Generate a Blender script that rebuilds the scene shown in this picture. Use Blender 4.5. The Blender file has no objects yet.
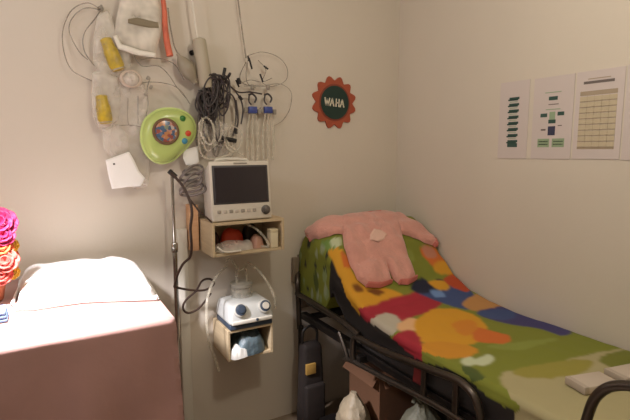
import bpy, bmesh, math, random
from mathutils import Vector, Matrix, noise
random.seed(7)
sc = bpy.context.scene
col = sc.collection
PI = math.pi
# ------------------------------------------------------------------ camera
F = 477.0; YAW = math.radians(30.15); PIT = math.radians(7.17); H = 1.36
YB = 2.08; XR = 1.735
cam_d = bpy.data.cameras.new('camera'); cam = bpy.data.objects.new('camera', cam_d); col.objects.link(cam)
cam.location = (0, 0, H); cam.rotation_euler = (PI / 2 - PIT, 0, -YAW)
cam_d.sensor_width = 36; cam_d.lens = F / 630 * 36; cam_d.clip_start = 0.02
sc.camera = cam


def ray(u, v):
    x = (u - 315) / F; y = -(v - 210) / F
    hf = math.cos(PIT) + y * math.sin(PIT); vz = -math.sin(PIT) + y * math.cos(PIT)
    return Vector((hf * math.sin(YAW) + x * math.cos(YAW), hf * math.cos(YAW) - x * math.sin(YAW), vz))


def at(u, v, X=None, Y=None, Z=None):
    d = ray(u, v)
    t = X / d.x if X is not None else Y / d.y if Y is not None else (Z - H) / d.z
    return Vector((0, 0, H)) + d * t


def B(u, v, d=0.05):            # a point d in front of the back wall
    return at(u, v, Y=YB - d)


# ------------------------------------------------------------------ materials
def lin(c):
    return tuple((x / 12.92 if x <= .04045 else ((x + .055) / 1.055) ** 2.4) for x in c)


def mat(name, rgb, rough=.6, metal=0, bump=0, bscale=40, var=0, vscale=6, spec=.5, sheen=0, emit=None, coat=0):
    m = bpy.data.materials.new(name); m.use_nodes = True
    nt = m.node_tree; b = nt.nodes['Principled BSDF']
    c = lin([x / 255 for x in rgb])
    b.inputs['Base Color'].default_value = (*c, 1); b.inputs['Roughness'].default_value = rough
    b.inputs['Metallic'].default_value = metal; b.inputs['Specular IOR Level'].default_value = spec
    if sheen: b.inputs['Sheen Weight'].default_value = sheen
    if coat: b.inputs['Coat Weight'].default_value = coat
    tc = nt.nodes.new('ShaderNodeTexCoord')
    if var:
        n = nt.nodes.new('ShaderNodeTexNoise'); n.inputs['Scale'].default_value = vscale; n.inputs['Detail'].default_value = 4
        nt.links.new(tc.outputs['Object'], n.inputs['Vector'])
        r = nt.nodes.new('ShaderNodeValToRGB')
        r.color_ramp.elements[0].position = .3; r.color_ramp.elements[1].position = .7
        r.color_ramp.elements[0].color = (*[x * (1 - var) for x in c], 1)
        r.color_ramp.elements[1].color = (*[min(1, x * (1 + var * .6)) for x in c], 1)
        nt.links.new(n.outputs['Fac'], r.inputs['Fac']); nt.links.new(r.outputs['Color'], b.inputs['Base Color'])
    if bump:
        n2 = nt.nodes.new('ShaderNodeTexNoise'); n2.inputs['Scale'].default_value = bscale; n2.inputs['Detail'].default_value = 5
        nt.links.new(tc.outputs['Object'], n2.inputs['Vector'])
        bp = nt.nodes.new('ShaderNodeBump'); bp.inputs['Strength'].default_value = bump; bp.inputs['Distance'].default_value = .01
        nt.links.new(n2.outputs['Fac'], bp.inputs['Height']); nt.links.new(bp.outputs['Normal'], b.inputs['Normal'])
    return m


def clear(name, rgb, fac=.25, rough=.25, bump=.3, bscale=25):
    """thin clear plastic: part see-through, part milky gloss"""
    m = bpy.data.materials.new(name); m.use_nodes = True; nt = m.node_tree
    b = nt.nodes['Principled BSDF']; out = nt.nodes['Material Output']
    b.inputs['Base Color'].default_value = (*lin([x / 255 for x in rgb]), 1); b.inputs['Roughness'].default_value = rough
    t = nt.nodes.new('ShaderNodeBsdfTransparent'); mx = nt.nodes.new('ShaderNodeMixShader')
    tc = nt.nodes.new('ShaderNodeTexCoord'); n = nt.nodes.new('ShaderNodeTexNoise'); n.inputs['Scale'].default_value = bscale
    nt.links.new(tc.outputs['Object'], n.inputs['Vector'])
    mr = nt.nodes.new('ShaderNodeMapRange'); mr.inputs['From Min'].default_value = .3; mr.inputs['From Max'].default_value = .7
    mr.inputs['To Min'].default_value = fac * .5; mr.inputs['To Max'].default_value = min(1, fac * 1.5)
    nt.links.new(n.outputs['Fac'], mr.inputs['Value']); nt.links.new(mr.outputs['Result'], mx.inputs['Fac'])
    bp = nt.nodes.new('ShaderNodeBump'); bp.inputs['Strength'].default_value = bump; bp.inputs['Distance'].default_value = .01
    nt.links.new(n.outputs['Fac'], bp.inputs['Height']); nt.links.new(bp.outputs['Normal'], b.inputs['Normal'])
    nt.links.new(t.outputs[0], mx.inputs[1]); nt.links.new(b.outputs[0], mx.inputs[2]); nt.links.new(mx.outputs[0], out.inputs['Surface'])
    return m


def wood_mat(name, a, b_):
    m = bpy.data.materials.new(name); m.use_nodes = True; nt = m.node_tree; b = nt.nodes['Principled BSDF']
    tc = nt.nodes.new('ShaderNodeTexCoord'); mp = nt.nodes.new('ShaderNodeMapping'); mp.inputs['Scale'].default_value = (3, 3, 30)
    n = nt.nodes.new('ShaderNodeTexNoise'); n.inputs['Scale'].default_value = 3; n.inputs['Detail'].default_value = 6
    r = nt.nodes.new('ShaderNodeValToRGB')
    r.color_ramp.elements[0].position = .3; r.color_ramp.elements[1].position = .7
    r.color_ramp.elements[0].color = (*lin([x / 255 for x in a]), 1); r.color_ramp.elements[1].color = (*lin([x / 255 for x in b_]), 1)
    nt.links.new(tc.outputs['Object'], mp.inputs['Vector']); nt.links.new(mp.outputs[0], n.inputs['Vector'])
    nt.links.new(n.outputs['Fac'], r.inputs['Fac']); nt.links.new(r.outputs['Color'], b.inputs['Base Color']); b.inputs['Roughness'].default_value = .55
    return m


WALL = mat('wall_paint', (214, 204, 190), .75, bump=.05, bscale=60, var=.03, vscale=2)
FLOOR = mat('floor_vinyl', (150, 132, 112), .5, var=.15, vscale=8)
CEIL = mat('ceiling_paint', (222, 216, 204), .8, bump=.05)
TRIMM = mat('white_pvc', (226, 220, 208), .45)
WOOD = wood_mat('pale_plywood', (194, 172, 138), (210, 190, 156))
WOODR = wood_mat('reddish_board', (206, 158, 118), (218, 174, 134))
CHROME = mat('chrome', (190, 188, 184), .18, 1)
STEEL = mat('dark_steel', (84, 76, 70), .3, .8, bump=.05)
STEELB = mat('black_enamel', (30, 26, 25), .42, .2)
WHITEP = mat('white_plastic', (226, 220, 208), .4)
GREYP = mat('grey_plastic', (150, 142, 130), .45)
DGREY = mat('dark_grey_plastic', (58, 54, 56), .5)
BLACK = mat('black_rubber', (24, 20, 20), .5)
SCREEN = mat('dark_screen', (44, 38, 42), .12, spec=.6)
GLASSY = clear('clear_tube', (216, 208, 190), .36, .2, .1)
MILKY = clear('milky_plastic_bag', (232, 224, 212), .36, .3, .35, 16)
MILKY2 = clear('thin_clear_bag', (238, 230, 220), .26, .25, .4, 14)
GREYT = clear('grey_clear_tube', (140, 130, 118), .5, .3, .1)
PAPER = mat('white_paper', (246, 244, 240), .7, bump=.1)
POSTER = mat('poster_paper', (208, 196, 192), .5)
INK = mat('dark_green_ink', (52, 82, 74), .6)
INKB = mat('navy_ink', (56, 58, 84), .6)
INKG = mat('pale_green_ink', (150, 170, 138), .6)
INKY = mat('pale_yellow_ink', (198, 184, 156), .6)
INKT = mat('taupe_ink', (168, 152, 130), .6)
INKK = mat('grey_text_ink', (110, 100, 96), .6)
PINKCLOTH = mat('salmon_cloth', (170, 130, 122), .9, bump=.25, bscale=14, var=.12, vscale=3, sheen=.2)
WHITECLOTH = mat('white_cloth', (236, 232, 230), .9, bump=.15, bscale=30)
ONESIE = mat('pink_fleece', (216, 156, 142), .95, bump=.5, bscale=90, sheen=.4, var=.08, vscale=20)
ONESIED = mat('pink_ribbing', (206, 124, 114), .95, bump=.5, bscale=90)
CREAMTH = mat('cream_thread', (228, 188, 172), .9, bump=.3)
LIME = mat('lime_plastic', (184, 202, 118), .28, coat=.3)
LIMED = mat('pale_lime_plastic', (200, 218, 136), .3, coat=.3)
YEL = clear('yellow_plastic', (208, 178, 44), .8, .35, .3)
ORANGE = mat('orange_strap', (216, 112, 84), .6, var=.25, vscale=14)
SIGNO = mat('sign_orange', (168, 80, 52), .6, var=.06)
SIGNR = mat('sign_rust', (132, 60, 40), .6)
SIGNG = mat('sign_dark_green', (22, 50, 42), .55)
SIGNW = mat('sign_cream_lettering', (222, 214, 192), .6)
BLUEC = mat('blue_connector', (62, 76, 142), .4)
DBLUE = mat('slate_blue_plastic', (62, 74, 92), .4)
REDP = mat('orange_red_plastic', (206, 68, 36), .5, bump=.2)
BLUEG = mat('blue_grey_film', (92, 108, 116), .35, bump=.8, bscale=40, var=.4, vscale=25)
CARD = mat('brown_cardboard', (118, 82, 58), .85, bump=.1)
BAGW = mat('white_carrier_bag', (176, 160, 134), .5, bump=1.0, bscale=22, var=.2, vscale=10)
BAGG = mat('pale_green_grey_bag', (126, 124, 106), .5, bump=1.0, bscale=22, var=.35, vscale=14)
DARKBAG = mat('dark_brown_nylon', (34, 25, 22), .8, bump=.3)
TAGY = mat('yellow_label', (168, 132, 66), .6)
MAG = mat('magenta_petal', (160, 12, 70), .7, var=.25, vscale=40)
ORP = mat('orange_petal', (206, 96, 44), .7, var=.25, vscale=40)
YLP = mat('yellow_petal', (214, 166, 46), .7, var=.2, vscale=40)
CORAL = mat('coral_petal', (206, 84, 72), .7, var=.25, vscale=40)
LEAF = mat('green_leaf', (70, 110, 50), .6)
TERRA = mat('terracotta', (170, 96, 64), .8)
PALEBLUE = mat('pale_blue_cotton', (120, 150, 190), .8, bump=.3)
REDCL = mat('red_cloth', (110, 26, 26), .8, bump=.2)
GREYBOARD = mat('grey_laminate', (128, 114, 98), .5)
PACKET = clear('beige_packet_film', (232, 224, 210), .58, .45, .3, 14)
PACKGREY = mat('grey_stripe_print', (128, 116, 92), .6)
BROWNC = mat('dark_brown_cord', (56, 36, 26), .5)
BULB = mat('grey_silicone', (150, 140, 122), .4)


# ------------------------------------------------------------------ object helpers
def link_mesh(name, bm, m, parent=None, smooth=True, mods=()):
    bmesh.ops.recalc_face_normals(bm, faces=bm.faces)
    me = bpy.data.meshes.new(name)
    o = bpy.data.objects.new(name, me); col.objects.link(o)
    root = parent
    if parent is not None:
        off = Vector((0, 0, 0)); p = parent
        while p is not None:
            off += p.location; p = p.parent
        bmesh.ops.translate(bm, verts=bm.verts, vec=-off)
        o.parent = parent
    else:
        # origin at the base of the thing
        xs = [v.co for v in bm.verts]
        c = Vector(((min(v.x for v in xs) + max(v.x for v in xs)) / 2, (min(v.y for v in xs) + max(v.y for v in xs)) / 2, min(v.z for v in xs)))
        bmesh.ops.translate(bm, verts=bm.verts, vec=-c); o.location = c
    bm.to_mesh(me); bm.free()
    if smooth:
        for p in me.polygons: p.use_smooth = True
        try: me.set_sharp_from_angle(angle=math.radians(40))
        except Exception: pass
    if m: me.materials.append(m)
    return o


def thing(name, label, cat, loc, group=None):
    o = bpy.data.objects.new(name, None); col.objects.link(o); o.location = loc; o.empty_display_size = .05
    o['label'] = label; o['category'] = cat
    if group: o['group'] = group
    return o


def tag(o, label, cat, group=None, kind=None):
    o['label'] = label; o['category'] = cat
    if group: o['group'] = group
    if kind: o['kind'] = kind
    return o


def box(bm, x0, x1, y0, y1, z0, z1, bev=0, seg=2, M=None):
    r = bmesh.ops.create_cube(bm, size=1)
    vs = r['verts']
    for v in vs:
        v.co = Vector((x0 + (v.co.x + .5) * (x1 - x0), y0 + (v.co.y + .5) * (y1 - y0), z0 + (v.co.z + .5) * (z1 - z0)))
    if bev:
        es = list({e for v in vs for e in v.link_edges})
        rb = bmesh.ops.bevel(bm, geom=es, offset=bev, segments=seg, profile=.5, affect='EDGES')
        vs = list({v for f in rb['faces'] for v in f.verts} | {v for v in vs if v.is_valid})
    if M is not None:
        for v in vs: v.co = M @ v.co
    return vs


def smooth_path(pts, n=8, closed=False):
    P = [Vector(p) for p in pts]
    if len(P) < 3 and not closed: return P
    out = []
    N = len(P)
    rng = range(N if closed else N - 1)
    for i in rng:
        p0 = P[(i - 1) % N] if closed or i > 0 else P[0]
        p1 = P[i]; p2 = P[(i + 1) % N]
        p3 = P[(i + 2) % N] if closed or i + 2 < N else P[-1]
        for k in range(n):
            t = k / n
            out.append(.5 * ((2 * p1) + (-p0 + p2) * t + (2 * p0 - 5 * p1 + 4 * p2 - p3) * t * t + (-p0 + 3 * p1 - 3 * p2 + p3) * t ** 3))
    if not closed: out.append(P[-1])
    return out


def tube(bm, pts, r, n=8, smooth=0, closed=False, flat=1.0):
    P = smooth_path(pts, smooth, closed) if smooth else [Vector(p) for p in pts]
    N = len(P); rings = []; nrm = None
    for i, p in enumerate(P):
        if closed: d = P[(i + 1) % N] - P[i - 1]
        else: d = P[min(i + 1, N - 1)] - P[max(i - 1, 0)]
        if d.length < 1e-9: d = Vector((0, 0, 1))
        d.normalize()
        if nrm is None:
            a = Vector((0, 0, 1)) if abs(d.z) < .9 else Vector((1, 0, 0))
            nrm = d.cross(a).normalized()
        nrm = (nrm - d * nrm.dot(d))
        nrm = nrm.normalized() if nrm.length > 1e-6 else d.orthogonal().normalized()
        bn = d.cross(nrm)
        rr = r[min(len(r) - 1, int(i / N * len(r)))] if isinstance(r, (list, tuple)) else (r(i / max(1, N - 1)) if callable(r) else r)
        rings.append([bm.verts.new(p + nrm * (math.cos(2 * PI * k / n) * rr) + bn * (math.sin(2 * PI * k / n) * rr * flat)) for k in range(n)])
    for i in range(N if closed else N - 1):
        a, b = rings[i], rings[(i + 1) % N]
        for k in range(n):
            bm.faces.new((a[k], a[(k + 1) % n], b[(k + 1) % n], b[k]))
    if not closed:
        bm.faces.new(rings[0][::-1]); bm.faces.new(rings[-1])


def lathe(bm, prof, M=None, n=24):
    """profile (r, z) revolved about z, then moved by M"""
    rings = []
    for r, z in prof:
        rings.append([bm.verts.new(Vector((max(r, 1e-5) * math.cos(2 * PI * k / n), max(r, 1e-5) * math.sin(2 * PI * k / n), z))) for k in range(n)])
    for a, b in zip(rings[:-1], rings[1:]):
        for k in range(n): bm.faces.new((a[k], a[(k + 1) % n], b[(k + 1) % n], b[k]))
    bm.faces.new(rings[0][::-1]); bm.faces.new(rings[-1])
    if M is not None:
        for rg in rings:
            for v in rg: v.co = M @ v.co


def prism(bm, poly, d, M):
    """polygon (x, y) extruded by d along z, moved by M"""
    a = [bm.verts.new(M @ Vector((x, y, 0))) for x, y in poly]
    b = [bm.verts.new(M @ Vector((x, y, d))) for x, y in poly]
    n = len(poly)
    bm.faces.new(a[::-1]); bm.faces.new(b)
    for i in range(n): bm.faces.new((a[i], a[(i + 1) % n], b[(i + 1) % n], b[i]))


def wallM(c, ang=0):
    """local x = world x, local y = world z, local z = out of the back wall (-Y)"""
    return Matrix.Translation(c) @ Matrix(((1, 0, 0), (0, 0, -1), (0, 1, 0))).to_4x4() @ Matrix.Rotation(ang, 4, 'Z')


def rwallM(c, ang=0):
    """local x = -Y, local y = world z, local z = out of the right wall (-X)"""
    return Matrix.Translation(c) @ Matrix(((0, 0, -1), (-1, 0, 0), (0, 1, 0))).to_4x4() @ Matrix.Rotation(ang, 4, 'Z')


def inpoly(x, y, P):
    c = False; j = len(P) - 1
    for i in range(len(P)):
        xi, yi = P[i][0], P[i][1]; xj, yj = P[j][0], P[j][1]
        if (yi > y) != (yj > y) and x < (xj - xi) * (y - yi) / (yj - yi) + xi: c = not c
        j = i
    return c


def nearpoly(x, y, P):
    best = None; bd = 1e9
    for i in range(len(P)):
        ax, ay = P[i][0], P[i][1]; bx, by = P[(i + 1) % len(P)][0], P[(i + 1) % len(P)][1]
        dx, dy = bx - ax, by - ay; L = dx * dx + dy * dy
        t = 0 if L == 0 else max(0, min(1, ((x - ax) * dx + (y - ay) * dy) / L))
        px, py = ax + dx * t, ay + dy * t; d = math.hypot(x - px, y - py)
        if d < bd: bd = d; best = (px, py)
    return bd, best


def puffy(poly, cell, thick, edge, place, wob=0, seed=0, base=.002, wscale=18):
    """soft padded shape filling poly; place(x, y, h) -> world point at height h over the support"""
    bm = bmesh.new()
    xs = [p[0] for p in poly]; ys = [p[1] for p in poly]
    nx = int((max(xs) - min(xs)) / cell) + 3; ny = int((max(ys) - min(ys)) / cell) + 3
    x0 = min(xs) - cell; y0 = min(ys) - cell
    cells = [(i, j) for i in range(nx) for j in range(ny) if inpoly(x0 + (i + .5) * cell, y0 + (j + .5) * cell, poly)]
    cs = set(cells); used = {}
    for i, j in cells:
        for a in (0, 1):
            for b in (0, 1): used[(i + a, j + b)] = None
    top = {}; bot = {}
    for (i, j) in used:
        x, y = x0 + i * cell, y0 + j * cell
        border = not all((i + a, j + b) in cs for a in (-1, 0) for b in (-1, 0))
        d, q = nearpoly(x, y, poly)
        if border: x, y = q; d = 0
        t = min(1, d / edge); h = thick * math.sqrt(max(0, 1 - (1 - t) ** 2))
        if wob: h += wob * t * noise.noise(Vector((x * wscale, y * wscale, seed * 3.1)))
        top[(i, j)] = bm.verts.new(place(x, y, base + max(h, 0)))
        bot[(i, j)] = top[(i, j)] if border else bm.verts.new(place(x, y, base))
    for i, j in cells:
        q = [(i, j), (i + 1, j), (i + 1, j + 1), (i, j + 1)]
        try: bm.faces.new([top[k] for k in q])
        except ValueError: pass
        bq = [bot[k] for k in q][::-1]
        if any(bot[k] is not top[k] for k in q):
            try: bm.faces.new(bq)
            except ValueError: pass
    return bm


def wall_puff(pix, d, thick, cell=.005, edge=.02, wob=.004, seed=1):
    """padded pouch hanging d in front of the back wall, outline from points on that plane"""
    P = [B(u, v, d) for u, v in pix]
    poly = [(p.x, p.z) for p in P]
    return puffy(poly, cell, thick, edge, lambda x, z, h: Vector((x, YB - d - h, z)), wob, seed, base=0)


# ================================================================== the setting
def struct(name, *a, m=WALL):
    bm = bmesh.new(); box(bm, *a); o = link_mesh(name, bm, m, smooth=False); o['kind'] = 'structure'; return o


XL, YF, ZC = -1.5, -1.4, 2.5
struct('floor', XL - .1, XR + .1, YF - .1, YB + .1, -.1, 0, m=FLOOR)
struct('ceiling', XL - .1, XR + .1, YF - .1, YB + .1, ZC, ZC + .1, m=CEIL)
struct('wall_back', XL - .1, XR + .1, YB, YB + .1, 0, ZC)
struct('wall_right', XR, XR + .1, YF - .1, YB, 0, ZC)
struct('wall_left', XL - .1, XL, YF - .1, YB, 0, ZC)
struct('wall_front', XL, XR, YF - .1, YF, 0, ZC)
bm = bmesh.new(); box(bm, .505, .548, YB - .030, YB, 0, 1.02, .004)
o = link_mesh('trim_1', bm, TRIMM); o['kind'] = 'structure'

# ================================================================== left table
TX0, TX1, TY0, TY1, TZ = -.62, .305, 1.352, 2.070, .868
t = thing('table', 'side table hidden under the salmon pink cloth at left', 'table', ((TX0 + TX1) / 2, (TY0 + TY1) / 2, 0))
bm = bmesh.new(); box(bm, TX0, TX1, TY0, TY1, TZ - .03, TZ, .003); link_mesh('tabletop', bm, WOOD, t)
for x in (TX0 + .03, TX1 - .08):
    for y in (TY0 + .03, TY1 - .08):
        bm = bmesh.new(); box(bm, x, x + .05, y, y + .05, 0, TZ - .03, .003); link_mesh('leg', bm, WOOD, t)


def drape():
    bm = bmesh.new()
    nx, nu, nd = 60, 40, 50
    gx0, gx1 = TX0 - .008, TX1 + .010
    gy0, gy1 = TY0 - .010, TY1
    zt = TZ + .008; zb = .08
    # columns along x over the front; strip goes back -> front edge -> down
    def row(x):
        pts = []
        for k in range(nu): pts.append((gy1 + (gy0 + .012 - gy1) * k / (nu - 1), zt))
        for a in range(1, 6):
            an = a / 6 * PI / 2; pts.append((gy0 + .012 - .012 * math.sin(an), zt - .012 + .012 * math.cos(an)))
        for k in range(nd): pts.append((gy0, zt - .012 - (zt - .012 - zb) * k / (nd - 1)))
        return pts
    G = []
    for i in range(nx + 1):
        x = gx0 + (gx1 - gx0) * i / nx
        r = []
        for (y, z) in row(x):
            dz = zt - z; w = min(1, dz / .3)
            yy = y - w * .010 * (math.sin(x * 21 + 1.5 * math.sin(z * 5)) + .6 * math.sin(x * 47 + z * 6)) - w * .006
            xx = x + (.012 * w * (i / nx) ** 6)
            zz = z + (.0025 * noise.noise(Vector((x * 9, y * 9, 2))) if dz < .001 else 0)
            r.append(bm.verts.new((xx, yy, zz)))
        G.append(r)
    for a, b in zip(G[:-1], G[1:]):
        for k in range(len(a) - 1): bm.faces.new((a[k], a[k + 1], b[k + 1], b[k]))
    # side fall at the right and the left end
    for sgn, edge in ((1, G[-1]), (-1, G[0])):
        S = [edge[:nu]]
        xe = gx1 if sgn > 0 else gx0
        for k in range(1, 40):
            z = zt - (zt - zb) * k / 39; w = min(1, (zt - z) / .3)
            S.append([bm.verts.new((xe + sgn * (.012 * w + w * .007 * math.sin(v.co.y * 30 + z * 4)), v.co.y, z)) for v in edge[:nu]])
        for a, b in zip(S[:-1], S[1:]):
            for k in range(nu - 1): bm.faces.new((a[k], a[k + 1], b[k + 1], b[k]))
        # close the front corner
        fr = edge[nu + 5 - 1:]
        cs = [r[-1] for r in S]
        m_ = min(len(cs), len(fr))
        for k in range(m_ - 1):
            a, b = cs[min(k, len(cs) - 1)], cs[min(k + 1, len(cs) - 1)]
            ia = int(k * (len(fr) - 1) / (m_ - 1)); ib = int((k + 1) * (len(fr) - 1) / (m_ - 1))
            try: bm.faces.new((a, b, fr[ib], fr[ia]))
            except ValueError: pass
    return bm


o = link_mesh('tablecloth', drape(), PINKCLOTH)
sol = o.modifiers.new('thick', 'SOLIDIFY'); sol.thickness = .003; sol.offset = 1
tag(o, 'salmon pink cloth draped over the table at left', 'tablecloth')
TT = TZ + .0125

# white pad
pad = thing('changing_pad', 'white padded mat lying on the pink tablecloth', 'pad', (.12, 1.78, TT))
pp = [(-.080, 1.645), (.10, 1.625), (.285, 1.548), (.310, 1.562), (.322, 1.75), (.328, 1.93), (.31, 2.0), (.26, 2.055), (.1, 2.062), (-.05, 2.062), (-.075, 2.05), (-.08, 1.90)]
link_mesh('cushion', puffy(pp, .008, .062, .075, lambda x, y, h: Vector((x, y, TT + h)), .008, 3, base=.001), WHITECLOTH, pad)
bm = bmesh.new(); tube(bm, [(x, y, TT + .0055) for x, y in pp], .005, 8, 3, True); link_mesh('piping', bm, WHITECLOTH, pad)

# flowers in a pot at the far left
fl = thing('flower_pot', 'terracotta pot of magenta, orange and yellow cloth flowers at left edge', 'flowers', (-.155, 1.80, TT))
bm = bmesh.new(); lathe(bm, [(.032, 0), (.036, .005), (.046, .06), (.050, .062), (.050, .075), (.044, .075), (.042, .06)], Matrix.Translation((-.155, 1.80, TT)))
link_mesh('pot', bm, TERRA, fl)


def blossom(c, R, axis, m, rows=3, pet=9):
    bm = bmesh.new()
    q = Vector((0, 0, 1)).rotation_difference(Vector(axis).normalized()).to_matrix().to_4x4()
    for r in range(rows):
        el = .15 + .42 * r; L = R * (1 - .13 * r)
        for k in range(pet):
            az = 2 * PI * (k + .5 * (r % 2)) / pet + random.uniform(-.12, .12)
            M = Matrix.Translation(c) @ q @ Matrix.Rotation(az, 4, 'Z') @ Matrix.Rotation(-el + random.uniform(-.1, .1), 4, 'Y')
            W = R * .42; pts = []
            for a, (s, w) in enumerate([(0, .2), (.35, .75), (.7, 1), (.92, .7), (1.0, .2)]):
                row = [bm.verts.new(M @ Vector((s * L, y * w * W, .12 * L * math.sin(s * 2.6) + .15 * W * abs(y)))) for y in (-1, -.4, .4, 1)]
                pts.append(row)
            for a, b in zip(pts[:-1], pts[1:]):
                for j in range(3): bm.faces.new((a[j], a[j + 1], b[j + 1], b[j]))
    return bm


FL = [((0, 224), .052, MAG, 1.76), ((3, 236), .035, MAG, 1.74), ((0, 248), .038, ORP, 1.74), ((10, 246), .026, YLP, 1.76), ((6, 262), .040, CORAL, 1.73), ((11, 256), .024, ORP, 1.78),
      ((13, 273), .024, YLP, 1.75), ((1, 276), .034, CORAL, 1.73), ((-14, 240), .05, CORAL, 1.78), ((-14, 268), .045, YLP, 1.78), ((-12, 218), .045, ORP, 1.82)]
for (p, R, m, y) in FL:
    c = at(p[0], p[1], Y=y)
    f = link_mesh('blossom', blossom(c, R, (ray(*p) * -1 + Vector((random.uniform(-.3, .3), 0, .35))), m), m, fl)
    s_ = f.modifiers.new('t', 'SOLIDIFY'); s_.thickness = .0012
    bm = bmesh.new(); tube(bm, [c + Vector((0, .004, -.002)), (c + Vector((-.155, 1.80, TT + .07))) / 2 + Vector((0, .02, 0)), Vector((-.155, 1.80, TT + .05))], .0022, 6, 5); link_mesh('stem', bm, LEAF, fl)

bb = thing('folded_cloth', 'pale blue folded cloth on table at the lower left edge', 'cloth', (-.145, 1.58, TT))
for k in range(3):
    bm = bmesh.new(); box(bm, -.185, -.098 - .002 * k, 1.545, 1.625, TT + .001 + .0105 * k, TT + .0105 * (k + 1), .0045, 3); link_mesh('fold', bm, PALEBLUE, bb)

# ================================================================== pole and hanging kit
pl = thing('stand_pole', 'slim chrome pole standing between pink table and plywood shelves', 'pole', (.478, 1.995, 0))
bm = bmesh.new(); tube(bm, [(.478, 1.995, .03), (.478, 1.995, .95)], .0095, 14); link_mesh('lower_tube', bm, CHROME, pl)
bm = bmesh.new(); tube(bm, [(.478, 1.995, .94), (.478, 1.995, 1.28)], .0065, 14); link_mesh('upper_tube', bm, CHROME, pl)
bm = bmesh.new(); lathe(bm, [(.013, 0), (.014, .004), (.014, .035), (.011, .04)], Matrix.Translation((.478, 1.995, .935)), 16); link_mesh('collar', bm, CHROME, pl)
for k in range(3):
    a = [2.6, -2.2, -.6][k]
    bm = bmesh.new(); tube(bm, [(.478, 1.995, .05), (.478 + .07 * math.cos(a), 1.995 + .07 * math.sin(a), .025), (.478 + .075 * math.cos(a), 1.995 + .075 * math.sin(a), .006)], .006, 8, 4); link_mesh('foot', bm, CHROME, pl)

# thick grey tube on white cord
hr = thing('pull_cord', 'thick pale grey tube hanging on a white cord from above', 'cord', B(205, 88, .06))
bm = bmesh.new(); tube(bm, [B(186, -60, .06), B(191, -10, .06), B(194, 15, .06), B(198, 40, .06)], .0042, 8, 5); link_mesh('cord', bm, WHITEP, hr)
bm = bmesh.new(); a_, b_ = B(198.5, 38, .06), B(206.5, 88, .06)
ax = (b_ - a_); q = Vector((0, 0, 1)).rotation_difference(ax.normalized()).to_matrix().to_4x4(); L = ax.length
lathe(bm, [(.012, 0), (.026, .006), (.029, .012), (.029, L - .008), (.025, L)], Matrix.Translation(a_) @ q, 20); link_mesh('sleeve', bm, mat('pale_grey_sleeve', (176, 166, 146), .5), hr)
# wall hooks
for (u, v, d) in ((191.5, 53, .03), (100.5, 9, .03)):
    hk = thing('wall_hook', 'small black hook on back wall left of the grey tube' if u > 150 else 'small grey hook on back wall at top left, holding clear tubing', 'hook', B(u, v, 0), 'hooks on the back wall')
    c = B(u, v, 0)
    bm = bmesh.new(); lathe(bm, [(.011, 0), (.011, .006), (.009, .009)], wallM(c), 14); link_mesh('plate', bm, BLACK if u > 150 else GREYP, hk)
    bm = bmesh.new(); tube(bm, [c + Vector((0, -.006, 0)), c + Vector((0, -.02, 0)), c + Vector((0, -.028, -.006)), c + Vector((0, -.03, .008))], .0038, 8, 4); link_mesh('prong', bm, BLACK if u > 150 else GREYP, hk)

# grey bulb with its cord
gb = thing('breathing_bag', 'grey oval rubber bulb hanging on a thin cord', 'bulb', B(187, 68, .05))
bm = bmesh.new(); a_ = B(179, 56, .05); b_ = B(195, 82, .05); ax = b_ - a_; L = ax.length
q = Vector((0, 0, 1)).rotation_difference(ax.normalized()).to_matrix().to_4x4()
lathe(bm, [(.006, -.012), (.008, 0)] + [(.033 * math.sin(PI * (k + .6) / 10.6) ** .8, L * k / 9.5) for k in range(1, 9)] + [(.012, L * .96), (.012, L + .006)], Matrix.Translation(a_) @ q, 22)
link_mesh('bulb', bm, BULB, gb)
bm = bmesh.new(); tube(bm, [B(168, 8, .05), B(170, 25, .05), B(174, 45, .05), B(179, 56, .05)], .003, 8, 5); link_mesh('cord', bm, GREYT, gb)

# orange strap
bm = bmesh.new()
P = [B(162, -8, .055), B(164.5, 12, .05), B(165, 26, .055), B(167, 42, .05), B(170, 56, .055)]
tube(bm, P, lambda t: .010 + .005 * t, 10, 6, flat=.9)
st = tag(link_mesh('strap', bm, ORANGE), 'orange red strap hanging beside the beige packet', 'strap')

# beige packet with grey stripe
pk = thing('supply_packet', 'large beige packet with a grey stripe hung high at left', 'packet', B(138, 45, .03))
bm = wall_puff([(121, -6), (158, -4), (161, 10), (162, 30), (155, 56), (135, 51), (114, 42), (116, 20)], .05, .018, .006, .03, .004, 4); link_mesh('pouch', bm, PACKET, pk)
bm = wall_puff([(128, 19), (137, 17.5), (158, 22.5), (159, 28), (148, 27.5), (136, 25), (128, 23)], .071, .003, .003, .006, 0, 2); link_mesh('stripe', bm, PACKGREY, pk)
bm = wall_puff([(113, 36), (117, 35), (122, 44), (140, 50), (156, 53), (156, 58), (138, 55.5), (118, 49)], .066, .006, .003, .007, 0, 2); link_mesh('seal', bm, WHITEP, pk)

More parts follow.
